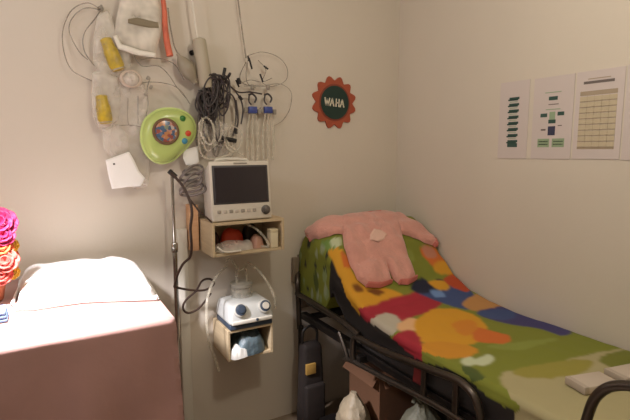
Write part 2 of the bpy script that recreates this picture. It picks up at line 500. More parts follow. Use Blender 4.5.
# clear bags with yellow pieces
def bag(name, label, outline, d, th, yellow, ring=None, group='clear bags on the wall', m=MILKY, s=1):
    r = thing(name, label, 'bag', B(*outline[0], d), group)
    link_mesh('film', wall_puff(outline, d, th, .006, .03, .008, s), m, r)
    if yellow:
        a_, b_, R = yellow
        a_, b_ = B(*a_, d + .012), B(*b_, d + .012); ax = b_ - a_; L = ax.length
        q = Vector((0, 0, 1)).rotation_difference(ax.normalized()).to_matrix().to_4x4()
        bm = bmesh.new(); lathe(bm, [(R * .5, 0), (R * .8, .004), (R * .85, L * .3), (R, L * .4), (R * 1.05, L * .85), (R * .8, L * .98), (R * .3, L)], Matrix.Translation(a_) @ q, 20)
        y = link_mesh('mask_shell', bm, YEL, r); y['label'] = 'yellow plastic shell'
        bm = bmesh.new(); tube(bm, [b_ - ax * .06 + (q @ Vector((R * 1.0 * math.cos(k), R * 1.0 * math.sin(k), 0))) for k in [2 * PI * i / 16 for i in range(16)]], .003, 6, 0, True); link_mesh('rim', bm, GLASSY, r)
    return r


bag('clear_bag', 'clear bag with tilted yellow shell, upper of the two at left', [(97, 16), (108, 10), (116, 28), (124, 40), (132, 52), (131, 66), (120, 76), (108, 80), (98, 76), (93, 60), (94, 35)], .035, .014, ((105, 38), (119, 71), .027), s=3)
bag('clear_bag', 'clear bag with yellow shell, lower of the two at left', [(92, 72), (104, 70), (118, 78), (121, 96), (119, 118), (110, 130), (98, 128), (92, 112)], .04, .014, ((101, 95), (106, 124), .026), s=5)
bag('clear_bag', 'long clear bag hanging behind the green toy and white sheet', [(112, 78), (128, 74), (144, 82), (148, 100), (146, 130), (150, 160), (148, 186), (134, 189), (124, 168), (110, 150), (112, 120)], .03, .012, None, m=MILKY2, s=8)
bag('clear_bag', 'small clear bag under the lower yellow shell, beside the white sheet', [(102, 128), (118, 124), (128, 136), (130, 152), (112, 158), (104, 150)], .045, .01, None, m=MILKY2, s=11)
bag('clear_bag', 'clear bag between the dark cable bundle and the monitor top', [(203, 122), (214, 118), (228, 124), (237, 136), (236, 152), (224, 159), (208, 158), (202, 142)], .035, .014, None, m=MILKY2, s=14)
# round mask
rm = thing('breathing_mask', 'round clear breathing mask with pinkish ring between the two packets', 'mask', B(131, 79, .05))
c = B(131, 79, .055)
bm = bmesh.new(); tube(bm, [c + Vector((.036 * math.cos(k), -.002, .028 * math.sin(k))) for k in [2 * PI * i / 24 for i in range(24)]], .007, 10, 0, True); link_mesh('ring', bm, mat('pinkish_silicone', (200, 182, 166), .4), rm)
bm = bmesh.new(); lathe(bm, [(.031, 0), (.028, .012), (.016, .024), (.010, .028), (.010, .042), (.008, .042)], wallM(c), 20); link_mesh('cone', bm, MILKY, rm)

# thin clear tubing in loops, upper left
tb = thing('clear_tubing', 'thin clear tubing coiled in wide loops at upper left', 'tubing', B(100, 10, .03))
for pts in ([(101, 10), (88, 3), (72, 10), (63, 30), (64, 52), (72, 70), (90, 80), (100, 84)], [(101, 10), (94, 20), (84, 34), (84, 50), (93, 64), (104, 74)], [(101, 10), (86, 8), (74, 16), (69, 30), (78, 50), (88, 60)]):
    bm = bmesh.new(); tube(bm, [B(u, v, .03 + .006 * math.sin(i * 1.7)) for i, (u, v) in enumerate(pts)], .0021, 6, 7); link_mesh('loop', bm, GREYT, tb)
tb2 = thing('clear_tubing', 'thin clear tubing drooping from the packet to above the green toy', 'tubing', B(150, 70, .03))
for pts in ([(134, 56), (142, 66), (158, 66), (168, 74), (176, 86), (186, 98)], [(138, 84), (150, 82), (168, 84), (180, 90), (190, 104)], [(140, 60), (150, 58), (166, 60), (176, 66), (184, 80)],
            [(150, 78), (147, 90), (148, 104), (146, 116)], [(128, 98), (128, 122), (132, 126)], [(138, 96), (138, 124)], [(112, 127), (128, 125), (142, 127)]):
    bm = bmesh.new(); tube(bm, [B(u, v, .05 + .008 * math.sin(i * 1.7 + u)) for i, (u, v) in enumerate(pts)], .0020, 6, 7); link_mesh('loop', bm, GREYT, tb2)
for (u, v) in ((148, 78), (151, 87), (146, 94)):
    bm = bmesh.new(); c = B(u, v, .058); box(bm, -.006, .006, -.005, .005, -.008, .008, .002, M=Matrix.Translation(c) @ Matrix.Rotation(.5, 4, 'Y')); link_mesh('clamp', bm, GREYP, tb2)

# white sheet
ws = thing('paper_sheet', 'bright white folded paper sheet hanging left under green toy', 'paper', B(125, 172, .05))
bm = wall_puff([(105.5, 160), (129, 151.5), (134, 160), (139, 171), (145, 178), (141, 186), (128, 187), (112, 189), (109, 178)], .06, .004, .004, .01, .003, 5); link_mesh('sheet', bm, PAPER, ws)
bm = bmesh.new(); lathe(bm, [(.004, 0), (.004, .003), (.002, .004)], wallM(B(114, 164, .064)), 10); link_mesh('pin', bm, DGREY, ws)
bm = wall_puff([(184, 150), (198, 146), (199, 162), (194, 166), (186, 165), (183, 158)], .05, .004, .004, .01, .002, 9)
tag(link_mesh('paper_sheet', bm, PAPER), 'small white paper between the green toy and the monitor', 'paper')

# green toy
ty = thing('toy_phone', 'lime green rounded musical toy with dial and three buttons', 'toy', B(168, 165, .07))
tc_ = B(169.5, 136.0, .085)
def toyshape(s):
    # rounded teardrop outline in pixels about (168,136): wide at the top right, belly at lower left
    pix = [(150, 112), (160, 107), (172, 106), (184, 108), (194, 114), (199.5, 124), (199, 136), (192, 146), (184, 154), (176, 161), (166, 165), (155, 164), (146, 157), (140, 146), (138.5, 133), (142, 120)]
    P = [B(u, v, .085) for u, v in pix]
    P = smooth_path(P, 5, True)
    return [((p.x - tc_.x) * s * .89 + tc_.x + .002, (p.z - tc_.z) * s * .93 + tc_.z) for p in P]
link_mesh('body', puffy(toyshape(1.0), .004, .042, .04, lambda x, z, h: Vector((x, YB - .05 - h, z)), base=0), LIME, ty)
bm = bmesh.new(); tube(bm, [Vector((x, YB - .056, z)) for x, z in toyshape(.985)], .007, 8, 0, True); link_mesh('rim', bm, LIMED, ty)
dc = B(166, 131.5, .095)
bm = bmesh.new(); tube(bm, [dc + Vector((.048 * math.cos(k), 0, .048 * math.sin(k))) for k in [2 * PI * i / 32 for i in range(32)]], .006, 10, 0, True); DR = link_mesh('dial_ring', bm, mat('brown_ring', (112, 82, 56), .5), ty)
# colourful dial: mosaic material on Voronoi cells
dm = bpy.data.materials.new('dial_mosaic'); dm.use_nodes = True; nt = dm.node_tree
vo = nt.nodes.new('ShaderNodeTexVoronoi'); vo.inputs['Scale'].default_value = 75; tcn = nt.nodes.new('ShaderNodeTexCoord')
nt.links.new(tcn.outputs['Object'], vo.inputs['Vector'])
cr = nt.nodes.new('ShaderNodeValToRGB'); cr.color_ramp.interpolation = 'CONSTANT'
cols = [(76, 100, 128), (190, 180, 170), (186, 130, 86), (80, 98, 124), (130, 140, 120), (190, 140, 124), (100, 116, 140), (150, 84, 74)]
for i, c in enumerate(cols):
    e = cr.color_ramp.elements[i] if i < 2 else cr.color_ramp.elements.new(i / len(cols))
    e.position = i / len(cols); e.color = (*lin([x / 255 for x in c]), 1)
sp = nt.nodes.new('ShaderNodeSeparateColor'); nt.links.new(vo.outputs['Color'], sp.inputs[0]); nt.links.new(sp.outputs[0], cr.inputs['Fac'])
nt.links.new(cr.outputs['Color'], nt.nodes['Principled BSDF'].inputs['Base Color']); nt.nodes['Principled BSDF'].inputs['Roughness'].default_value = .25
bm = bmesh.new(); lathe(bm, [(.047, -.004), (.046, .002), (.03, .006), (.01, .0075), (.001, .008)], wallM(dc), 28); link_mesh('dial', bm, dm, DR)
for (u, v, m) in ((182.5, 118.5, mat('green_button', (50, 120, 50), .3)), (188, 133.5, mat('red_button', (200, 70, 36), .3)), (184.5, 141, mat('blue_button', (66, 140, 170), .3))):
    bm = bmesh.new(); lathe(bm, [(.0125, -.006), (.0125, .004), (.010, .008), (.004, .010)], wallM(B(u, v, .088)), 16); link_mesh('button', bm, m, ty)

# dark cable bundle
cb = thing('cable_bundle', 'tangled bundle of dark sensor cables hanging above the monitor', 'cables', B(222, 78, .05))
def hang_loops(root, name, n, um, vt, w, h, m, r, d0, d1, seed, jit=3):
    rnd = random.Random(seed)
    for k in range(n):
        u = um + rnd.uniform(-w, w); v = vt + rnd.uniform(-jit, jit); ww = rnd.uniform(3, 8); hh = h * rnd.uniform(.6, 1.15); d = rnd.uniform(d0, d1); tl = rnd.uniform(-4, 4)
        pts = [(u, v), (u + ww, v + .2 * hh), (u + ww * .9 + tl, v + .7 * hh), (u + tl, v + hh), (u - ww * .9 + tl, v + .7 * hh), (u - ww, v + .25 * hh)]
        bm = bmesh.new(); tube(bm, [B(a + rnd.uniform(-1, 1), b + rnd.uniform(-1, 1), d + rnd.uniform(-.01, .01)) for a, b in pts], r, 7, 5, True); link_mesh(name, bm, m, root)
CABD = mat('dark_grey_cable', (62, 54, 54), .5); CABG = mat('mid_grey_cable', (104, 94, 92), .5)
hang_loops(cb, 'cable', 14, 217, 76, 9, 34, CABD, .0034, .04, .09, 3)
hang_loops(cb, 'cable', 8, 206, 90, 5, 30, CABD, .0040, .04, .08, 5)
hang_loops(cb, 'cable', 4, 216, 92, 11, 58, CABG, .0036, .03, .07, 9)
hang_loops(cb, 'cable', 3, 208, 108, 6, 44, GREYT, .004, .03, .06, 13)
for pts in ([(222, 80), (232, 88), (240, 98), (243, 110), (241, 124)], [(224, 90), (234, 98), (236, 118), (233, 136)], [(216, 96), (214, 120), (218, 142), (226, 140)], [(228, 84), (238, 92), (250, 92), (262, 94)], [(204, 96), (200, 112), (202, 124)], [(236, 100), (238, 120), (236, 130)]):
    bm = bmesh.new(); tube(bm, [B(u, v, .06) for u, v in pts], .0034, 7, 7); link_mesh('cable', bm, CABD, cb)
for (a_, b_) in (((225, 68), (223, 78)), ((239, 96), (242, 100)), ((236, 126), (236, 134)), ((222, 138), (236, 141)), ((200, 90), (203, 100)), ((238, 78), (240, 84)), ((204, 92), (206, 116))):
    bm = bmesh.new(); tube(bm, [B(*a_, .075), B(*b_, .075)], .007 if a_[0] != 222 else .010, 10); link_mesh('plug', bm, BLACK, cb)
bm = bmesh.new(); c = B(223, 79, 0); tube(bm, [c, c + Vector((0, -.06, 0)), c + Vector((0, -.09, .012))], .006, 8, 3); link_mesh('hook', bm, DGREY, cb)
# clear suction tubing below
ct = thing('clear_tubing', 'clear tubing in loops hanging just above the monitor', 'tubing', B(210, 160, .05))
hang_loops(ct, 'loop', 3, 212, 118, 8, 38, GLASSY, .0045, .05, .1, 21)
hang_loops(ct, 'loop', 2, 226, 124, 8, 30, GLASSY, .0045, .05, .1, 22)
for pts in ([(199, 130), (200, 150), (206, 158), (218, 158), (232, 154)], [(203, 118), (201, 140), (208, 152)], [(222, 130), (230, 146), (244, 156)]):
    bm = bmesh.new(); tube(bm, [B(u, v, .08) for u, v in pts], .005, 8, 6); link_mesh('loop', bm, GLASSY, ct)

# hanging cord with clips and thin loops at the right
hc = thing('hanging_cord', 'thin grey cord with small black clips and wide wiry loops', 'cord', B(246, 60, .04))
bm = bmesh.new(); tube(bm, [B(234, -30, .03), B(238, 0, .03), B(242, 30, .03), B(246, 58, .03)], .0034, 7, 4); link_mesh('cord', bm, GREYT, hc)
for pts in ([(247, 56), (262, 52), (278, 57), (287, 68), (286, 80), (274, 86), (258, 86), (244, 84), (240, 76), (246, 62)], [(244, 86), (262, 86), (280, 84), (291, 92), (290, 108), (283, 120), (274, 126)], [(248, 60), (246, 74), (248, 84), (256, 88)], [(258, 60), (266, 70), (262, 82), (270, 86)], [(240, 84), (250, 80), (262, 82), (272, 78)]):
    bm = bmesh.new(); tube(bm, [B(u, v, .03 + .006 * math.sin(i * 2.1)) for i, (u, v) in enumerate(pts)], .0016, 6, 7); link_mesh('wire', bm, GREYT, hc)
for (a_, b_) in (((249, 58), (252, 69)), ((260, 74), (263, 82)), ((264, 66), (268, 69)), ((236, 80), (239, 87)), ((248, 56), (249, 61))):
    bm = bmesh.new(); tube(bm, [B(*a_, .045), B(*b_, .045)], .0042, 8); link_mesh('clip', bm, BLACK, hc)
# two infusion sets
for (u, lab) in ((252.5, 'clear tube set with dark blue connector, nearer the cable bundle'), (268, 'clear tube set with dark blue connector, the right one under the wiry loops')):
    r = thing('tube_set', lab, 'tubing', B(u, 160, .04), 'tube sets with blue connectors')
    bm = bmesh.new(); box(bm, -.020, .020, -.012, .012, -.015, .015, .004, M=Matrix.Translation(B(u, 110, .045))); link_mesh('connector', bm, BLUEC, r)
    for q_ in (-6.5, 6.5):
        bm = bmesh.new(); box(bm, -.008, .008, -.008, .008, -.012, .012, .003, M=Matrix.Translation(B(u + q_, 111 + q_ * .15, .04))); link_mesh('side_port', bm, GREYP, r)
    bm = bmesh.new(); c = B(u, 98, .045)
    tube(bm, [c + Vector((-.018, 0, .012)), c + Vector((.0, 0, .018)), c + Vector((.018, 0, .0)), c + Vector((.010, 0, -.02))], .0045, 8, 4)
    tube(bm, [c + Vector((-.015, 0, .012)), c + Vector((-.018, 0, -.015)), c + Vector((-.006, 0, -.03))], .0038, 8, 4); link_mesh('clamp', bm, DGREY, r)
    for o_ in (-4.5, 0, 5):
        bm = bmesh.new(); tube(bm, [B(u + o_ * .6, 114, .045), B(u + o_, 126, .045), B(u + o_ * 1.1, 145, .04), B(u + o_ * .9, 160, .04)], .0052, 8, 5); link_mesh('tube', bm, GLASSY, r)
    bm = bmesh.new(); lathe(bm, [(.006, 0), (.009, .004), (.009, .02), (.006, .024)], Matrix.Translation(B(u, 90, .045)), 12); link_mesh('port', bm, GREYP, r)

# grey cable coil beside the monitor
cc = thing('cable_coil', 'grey coiled hose hanging left of the monitor', 'cable', B(194, 180, .06))
for k, (rx, rz, v) in enumerate(((.042, .018, 170), (.045, .022, 175), (.036, .026, 180), (.045, .020, 187), (.052, .022, 190))):
    c = B(193 - (k % 2) * 2, v, .06 + .012 * k)
    bm = bmesh.new(); tube(bm, [c + Vector((rx * math.cos(a), .02 * math.sin(a * 2), rz * math.sin(a) + .01 * math.cos(a))) for a in [2 * PI * i / 10 for i in range(10)]], .0055, 8, 4, True); link_mesh('coil', bm, mat('hose_grey', (132, 122, 118), .5) if k == 0 else bpy.data.materials['hose_grey'], cc)

# power cord
pc = thing('power_cord', 'dark brown power cord trailing from pole past the plywood shelf', 'cord', B(172, 172, .05))
cordp = [(170, 172), (176, 178), (184, 188), (190, 202), (192, 214), (190.5, 228), (191.5, 246), (190, 257), (183, 264), (177, 276), (174.5, 287)]
bm = bmesh.new(); tube(bm, [at(u, v, Y=1.965 - .10 * math.sin(PI * i / 10)) for i, (u, v) in enumerate(cordp)], .0055, 8, 6); link_mesh('cable', bm, BROWNC, pc)
bm = bmesh.new(); tube(bm, [B(u, v, .10) for u, v in [(174.5, 287), (190, 290), (205, 290), (214, 284), (210, 279), (202, 281), (196, 291), (186, 300), (183, 308), (188, 313), (198, 309), (206, 300), (211, 293)]], .0048, 8, 6); link_mesh('cable', bm, BROWNC, pc)
bm = bmesh.new(); tube(bm, [at(190.5, 200, Y=1.9), at(199, 211, Y=1.87), at(206, 217, Y=1.86), at(212, 222.5, Y=1.855)], .0035, 8, 5); link_mesh('cable', bm, BROWNC, pc)
bm = bmesh.new(); tube(bm, [at(169, 171, Y=1.97), at(176, 177, Y=1.955)], .010, 10); link_mesh('plug', bm, BLACK, pc)

# ================================================================== plywood shelves, monitor, suction unit
def shelf(name, label, x0, x1, z0, z1, yf, th, board=None):
    r = thing(name, label, 'shelf', ((x0 + x1) / 2, YB, z0), 'plywood box shelves on the back wall')
    yb = YB - .001
    for nm, a in (('side_panel', (x0, x0 + th, yf, yb, z0, z1)), ('side_panel', (x1 - th, x1, yf, yb, z0, z1)), ('top_panel', (x0 + th, x1 - th, yf, yb, z1 - th, z1)),
                  ('bottom_panel', (x0 + th, x1 - th, yf + .004, yb, z0, z0 + th)), ('back_panel', (x0 + th, x1 - th, yb - .006, yb, z0 + th, z1 - th))):
        bm = bmesh.new(); box(bm, *a, .0012, 1); link_mesh(nm, bm, WOOD, r)
    if board:
        bm = bmesh.new(); box(bm, *board, .0012, 1); o = link_mesh('mounting_board', bm, WOODR, r); o['label'] = 'reddish mounting board'
    return r
S1 = (.598, .925, .922, 1.064)
shelf('wall_shelf', 'open plywood box shelf holding the patient monitor, the upper one', *S1, 1.862, .012, (.552, .590, YB - .06, YB - .001, .925, 1.125))
S2 = (.660, .872, .452, .590)
shelf('wall_shelf', 'open plywood box shelf holding the white suction unit, the lower one', *S2, 1.878, .011)

# monitor, leaning back a little
mo = thing('patient_monitor', 'white patient monitor with a dark screen on upper plywood shelf', 'monitor', (.735, 1.95, 1.064))
MM = Matrix.Translation((.737, 1.868, 1.066)) @ Matrix.Rotation(math.radians(-6), 4, 'X')
mw, mh = .134, .250
bm = bmesh.new(); box(bm, -mw, mw, 0, .02, .002, mh, .008, 3, MM); FB = link_mesh('front_bezel', bm, mat('bezel_white', (214, 206, 192), .4), mo)
bm = bmesh.new()
vs = box(bm, -mw + .006, mw - .006, .019, .16, .008, mh - .006, .012, 3)
for v in vs:
    f = max(0, (v.co.y - .04) / .12); v.co.z = .02 * f * 0 + v.co.z * (1 - .10 * f) ; v.co.x *= (1 - .08 * f)
    v.co = MM @ v.co
link_mesh('case', bm, mat('case_grey_white', (208, 200, 188), .45), mo)
bm = bmesh.new(); box(bm, -mw + .010, mw - .012, -.003, .002, .072, mh - .018, .002, 2, MM); SF = link_mesh('screen_frame', bm, DGREY, FB)
bm = bmesh.new(); box(bm, -mw + .018, mw - .020, -.005, -.001, .080, mh - .026, .001, 1, MM); link_mesh('screen', bm, SCREEN, mo)
kb = MM @ Matrix.Translation((mw - .030, -.001, .040)) @ Matrix.Rotation(PI / 2, 4, 'X')
bm = bmesh.new(); lathe(bm, [(.020, 0), (.020, .004), (.015, .006), (.014, .016), (.011, .018)], kb, 22); link_mesh('knob', bm, mat('knob_grey', (92, 86, 80), .4), FB)
for k in range(7):
    bm = bmesh.new(); x = -mw + .030 + k * .026; box(bm, x - .008, x + .008, -.003, .001, .034, .048, .002, 2, MM); link_mesh('button', bm, GREYP if k % 2 == 0 else mat('key_%d' % k, (186, 176, 164), .5), FB)
bm = bmesh.new(); box(bm, -.03, .03, -.002, .001, mh - .013, mh - .007, .0008, 1, MM); link_mesh('name_strip', bm, GREYP, FB)
for s in (-1, 1):
    bm = bmesh.new(); box(bm, s * .09 - .015, s * .09 + .015, .03, .06, -.004, .012, .003, 2, MM); link_mesh('foot', bm, DGREY, mo)
bm = bmesh.new(); tube(bm, [MM @ Vector((-.07, .10, mh - .03)), MM @ Vector((-.07, .10, mh + .012)), MM @ Vector((.07, .10, mh + .012)), MM @ Vector((.07, .10, mh - .03))], .007, 8, 3); link_mesh('handle', bm, WHITEP, mo)

# things inside the upper shelf
zf = S1[2] + .0125
def lump(x0, x1, y0, y1, z, h, seed, cell=.006, edge=.025, wob=.012):
    poly = smooth_path([Vector((x0, (y0 + y1) / 2, 0)), Vector((x0 + .15 * (x1 - x0), y0, 0)), Vector((x1 - .2 * (x1 - x0), y0 + .01, 0)), Vector((x1, (y0 + y1) / 2, 0)), Vector((x1 - .15 * (x1 - x0), y1, 0)), Vector((x0 + .2 * (x1 - x0), y1, 0))], 4, True)
    return puffy([(p.x, p.y) for p in poly], cell, h, edge, lambda x, y, hh: Vector((x, y, z + hh)), wob, seed, base=.001, wscale=30)
cp = thing('plastic_pouch', 'crumpled clear pouch with white rim at front of upper shelf', 'pouch', (.68, 1.9, zf))
link_mesh('film', lump(.622, .80, 1.872, 1.955, zf, .035, 3), MILKY, cp)
bm = bmesh.new(); tube(bm, [(.620, 1.868, zf + .030), (.640, 1.858, zf + .012), (.67, 1.856, zf + .006), (.72, 1.862, zf + .006)], .004, 8, 5); link_mesh('rim', bm, WHITEP, cp)
tag(link_mesh('pouch', lump(.672, .785, 1.958, 2.02, zf, .075, 6, edge=.03), REDP), 'orange red pouch inside the upper plywood shelf', 'pouch', 'pouches inside the plywood shelves')
hs = thing('clear_tubing', 'clear tube arching inside upper plywood shelf', 'tubing', (.80, 1.9, zf))
bm = bmesh.new(); tube(bm, [(.70, 1.99, zf + .105), (.76, 1.94, zf + .108), (.80, 1.90, zf + .09), (.835, 1.875, zf + .050), (.85, 1.868, zf + .012), (.84, 1.88, zf + .007), (.79, 1.93, zf + .007)], .0052, 8, 6); link_mesh('tube', bm, GLASSY, hs)
bm = lump(.79, .85, 1.885, 1.96, zf, .05, 12); tag(link_mesh('pouch', bm, mat('dusky_pink_film', (186, 140, 120), .4, bump=.6)), 'dusky pink film pouch inside upper shelf, beside the white carton', 'pouch', 'pouches inside the plywood shelves')
ca = thing('carton', 'small cream carton standing at the right end of upper shelf', 'box', (.878, 1.89, zf))
bm = bmesh.new(); box(bm, .862, .898, 1.868, 1.91, zf + .0005, zf + .082, .002); link_mesh('body', bm, mat('cream_carton', (222, 210, 178), .6), ca)
bm = bmesh.new(); box(bm, .8615, .8985, 1.8675, 1.9105, zf + .066, zf + .0825, .002); link_mesh('flap', bm, mat('cream_flap', (212, 198, 164), .6), ca)
tag(link_mesh('pouch', lump(.64, .68, 1.97, 2.05, zf, .07, 15), mat('dark_maroon', (70, 44, 42), .6)), 'dark pouch at the back left inside the upper shelf', 'pouch', 'pouches inside the plywood shelves')
tag(link_mesh('pouch', lump(.79, .87, 1.99, 2.06, zf, .085, 16), mat('near_black_film', (40, 32, 30), .5)), 'black pouch at the back right inside the upper shelf', 'pouch', 'pouches inside the plywood shelves')

# suction unit on the lower shelf
su = thing('suction_unit', 'white rounded suction unit with two dials on lower plywood shelf', 'machine', (.766, 1.95, S2[3]))
zs = S2[3] + .001
bm = bmesh.new(); box(bm, .668, .868, 1.872, 2.05, zs, zs + .024, .006, 3); link_mesh('base', bm, DBLUE, su)
bm = bmesh.new()
vs = box(bm, -.104, .104, 0, .19, 0, .085, .018, 4)
for v in vs:
    if v.co.z > .03: v.co.y = v.co.y + (.085 - v.co.y) * .0 + (v.co.z - .03) * .5 * (1 if v.co.y < .1 else -.1)
    v.co.x *= 1 - .10 * max(0, (v.co.z - .03) / .055)
    v.co += Vector((.768, 1.860, zs + .022))
link_mesh('housing', bm, mat('suction_white', (214, 216, 214), .35), su)
def onfront(x, z):   # point on the sloped front
    return Vector((.768 + x, 1.860 + max(0, z - .03) * .5, zs + .022 + z))
bm = bmesh.new(); box(bm, -.095, .095, -.004, .006, 0, .018, .005, 3, Matrix.Translation(onfront(0, .004))); link_mesh('bumper', bm, WHITEP, su)
RX = Matrix.Rotation(PI / 2 - .45, 4, 'X')
for (x, inner, lab) in ((-.052, DBLUE, 'gauge'), (.062, WHITEP, 'dial')):
    c = onfront(x, .062)
    bm = bmesh.new(); lathe(bm, [(.030, -.012), (.030, .010), (.027, .013)], Matrix.Translation(c) @ RX, 24); k = link_mesh('dial_mount', bm, mat('pod_white', (218, 216, 208), .35), su)
    bm = bmesh.new(); lathe(bm, [(.024, .012), (.024, .017), (.018, .019)], Matrix.Translation(c) @ RX, 24); link_mesh('dial_ring', bm, DBLUE, k)
    bm = bmesh.new(); lathe(bm, [(.0165, .018), (.015, .024), (.003, .025)], Matrix.Translation(c) @ RX, 20); link_mesh('dial_face', bm, inner, k)
bm = bmesh.new(); lathe(bm, [(.006, 0), (.006, .004), (.003, .005)], Matrix.Translation(onfront(.02, .016) + Vector((0, -.004, 0))) @ Matrix.Rotation(PI / 2, 4, 'X'), 14); link_mesh('switch', bm, DBLUE, su)
# collection jar with stems behind the dials
jc = Vector((.775, 2.005, zs + .09))
bm = bmesh.new(); lathe(bm, [(.045, 0), (.050, .006), (.050, .055), (.046, .06), (.046, .066), (.044, .066)], Matrix.Translation(jc), 24); JAR = link_mesh('jar', bm, clear('jar_clear', (196, 190, 176), .45, .1, .05), su)
bm = bmesh.new(); lathe(bm, [(.052, 0), (.052, .014), (.03, .02), (.012, .022)], Matrix.Translation(jc + Vector((0, 0, .064))), 24); link_mesh('jar_lid', bm, mat('lid_grey', (164, 158, 146), .45), JAR)
for x in (-.025, .022):
    bm = bmesh.new(); tube(bm, [jc + Vector((x, -.01, .07)), jc + Vector((x, -.01, .125)), jc + Vector((x * .6, -.012, .15))], .0065, 10, 4); link_mesh('port', bm, GLASSY, JAR)
th = thing('clear_tubing', 'clear hose arching over the suction unit and down its shelf side', 'tubing', (.69, 1.9, .5))
bm = bmesh.new(); tube(bm, [at(227, 266, Y=1.99), at(216, 277, Y=1.95), at(208, 296, Y=1.90), at(206.5, 318, Y=1.87), at(209, 342, Y=1.86), at(214, 356, Y=1.86), at(219, 371, Y=1.87)], .0062, 9, 7); link_mesh('hose', bm, GLASSY, th)
bm = bmesh.new(); tube(bm, [at(247, 262, Y=1.99), at(256, 268, Y=1.95), at(266, 280, Y=1.90), at(274, 296, Y=1.87), at(275, 308, Y=1.88)], .0062, 9, 7); link_mesh('hose', bm, GLASSY, th)
bm = bmesh.new(); tube(bm, [at(226, 262, Y=1.99), at(231, 259, Y=1.98), at(240, 270, Y=1.97), at(247, 264, Y=1.99)], .005, 9, 7); link_mesh('hose', bm, GLASSY, th)
# inside the lower shelf
zf2 = S2[2] + .0115
tag(link_mesh('film_wrap', lump(.70, .855, 1.872, 2.03, zf2, .075, 31, edge=.04, wob=.045), BLUEG), 'crumpled blue grey film wraps filling the lower plywood shelf', 'wrap')
tag(link_mesh('pouch', lump(.672, .765, 1.858, 1.91, zf2, .05, 33, edge=.02, wob=.04), PAPER), 'crumpled white pouch at the front of lower shelf', 'pouch', 'pouches inside the plywood shelves')

# ================================================================== sunburst sign
sg = thing('round_sign', 'orange sunburst sign with dark green disc reading WAHA', 'sign', (1.319, YB, 1.465))
sgc = Vector((1.3185, YB, 1.597))
M = wallM(sgc)
poly = []
NT = 12
for k in range(NT * 6):
    a = 2 * PI * k / (NT * 6) + .26
    w = .5 + .5 * math.cos(NT * (a - .26))
    rr = .1075 + .0245 * w ** .8
    poly.append((rr * math.cos(a), rr * math.sin(a)))
bm = bmesh.new(); prism(bm, poly, .008, M); link_mesh('sunburst', bm, SIGNO, sg)
bm = bmesh.new(); lathe(bm, [(.092, .008), (.092, .0095), (.078, .0095)], M, 48); link_mesh('ring', bm, SIGNR, sg)
bm = bmesh.new(); lathe(bm, [(.083, .0095), (.083, .0115), (.001, .0115)], M, 48); link_mesh('disc', bm, SIGNG, sg)
def strokes(segs, x0, w=.0062):
    bm = bmesh.new()
    for (a, b) in segs:
        a = Vector((a[0] + x0, a[1])); b = Vector((b[0] + x0, b[1])); d = (b - a).normalized(); n = Vector((-d.y, d.x)) * w / 2
        e = d * w * .3
        prism(bm, [(p.x, p.y) for p in (a - e - n, b + e - n, b + e + n, a - e + n)], .002, M @ Matrix.Translation((0, 0, .0112)) @ Matrix.Rotation(-.05, 4, 'Z'))
    return bm
hh = .0185
Wl = [((0, hh), (.006, -hh)), ((.006, -hh), (.0135, hh * .7)), ((.0135, hh * .7), (.021, -hh)), ((.021, -hh), (.027, hh))]
Al = [((0, -hh), (.011, hh)), ((.011, hh), (.022, -hh)), ((.005, -.004), (.017, -.004))]
Hl = [((0, hh), (0, -hh)), ((.017, hh), (.017, -hh)), ((0, 0), (.017, 0))]
for segs, x0 in ((Wl, -.0605), (Al, -.029), (Hl, .006), (Al, .031)):
    link_mesh('letter', strokes(segs, x0), SIGNW, sg, smooth=False)

# ================================================================== posters on the right wall
def pr(u, v):
    p = at(u, v, X=XR); return p
def poster(label, quad, marks, name='poster'):
    """quad: left-top, right-top, right-bottom, left-bottom in the photograph; marks (s0,s1,t0,t1,material) as fractions"""
    P = [pr(*q) for q in quad]
    yL = (P[0].y + P[3].y) / 2; yR = (P[1].y + P[2].y) / 2; zt = (P[0].z + P[1].z) / 2; zb = (P[2].z + P[3].z) / 2
    r = thing(name, label, 'poster', (XR, (yL + yR) / 2, zb), 'papers taped to the right wall')
    bm = bmesh.new(); box(bm, XR - .003, XR - .0005, yR, yL, zb, zt, .0004, 1); link_mesh('sheet', bm, POSTER, r, smooth=False)
    W, Hh = yL - yR, zt - zb
    by = {}
    for (nm, s0, s1, t0, t1, m) in marks:
        bm = by.setdefault((nm, m.name + (str(t0) if 'line' in nm else '')), (bmesh.new(), m))[0]
        box(bm, XR - .0038, XR - .0026, yL - s1 * W, yL - s0 * W, zt - t1 * Hh, zt - t0 * Hh)
    for (nm, _), (bm, m) in by.items(): link_mesh(nm, bm, m, r, smooth=False)
    return r
mk = [('bars', .34, .68, .205 + .079 * k, .235 + .079 * k, INK) for k in range(8)]
mk += [('bars', .30, .64, .228 + .079 * k, .248 + .079 * k, INK) for k in range(8)] + [('bars', .34, .68, .80, .85, INK)]
mk += [('caption', .36, .62, .26 + .079 * k, .268 + .079 * k, INKG) for k in range(7)]
poster('pale poster with a column of dark green bars, leftmost on right wall', [(499.5, 83.5), (528.5, 79.5), (528.5, 158.5), (499.5, 158.5)], mk)
mk = [('box', .40, .62, .24, .285, INK), ('box', .21, .38, .44, .485, INK), ('box', .64, .80, .43, .475, INK), ('box', .42, .60, .52, .565, INK), ('tall_box', .42, .60, .60, .71, INKB),
      ('grid', .17, .47, .75, .855, INKG), ('grid', .54, .84, .75, .855, INKG), ('grid_line', .20, .44, .78, .79, INK), ('grid_line', .57, .81, .78, .79, INK), ('grid_line', .20, .44, .815, .825, INK), ('grid_line', .57, .81, .815, .825, INK), ('line', .30, .70, .185, .195, INKG), ('line', .40, .65, .33, .34, INKK), ('line', .34, .70, .39, .40, INKG), ('line', .44, .58, .425, .52, INKG), ('line', .24, .36, .63, .65, INKK), ('line', .66, .76, .59, .6, INKK)]
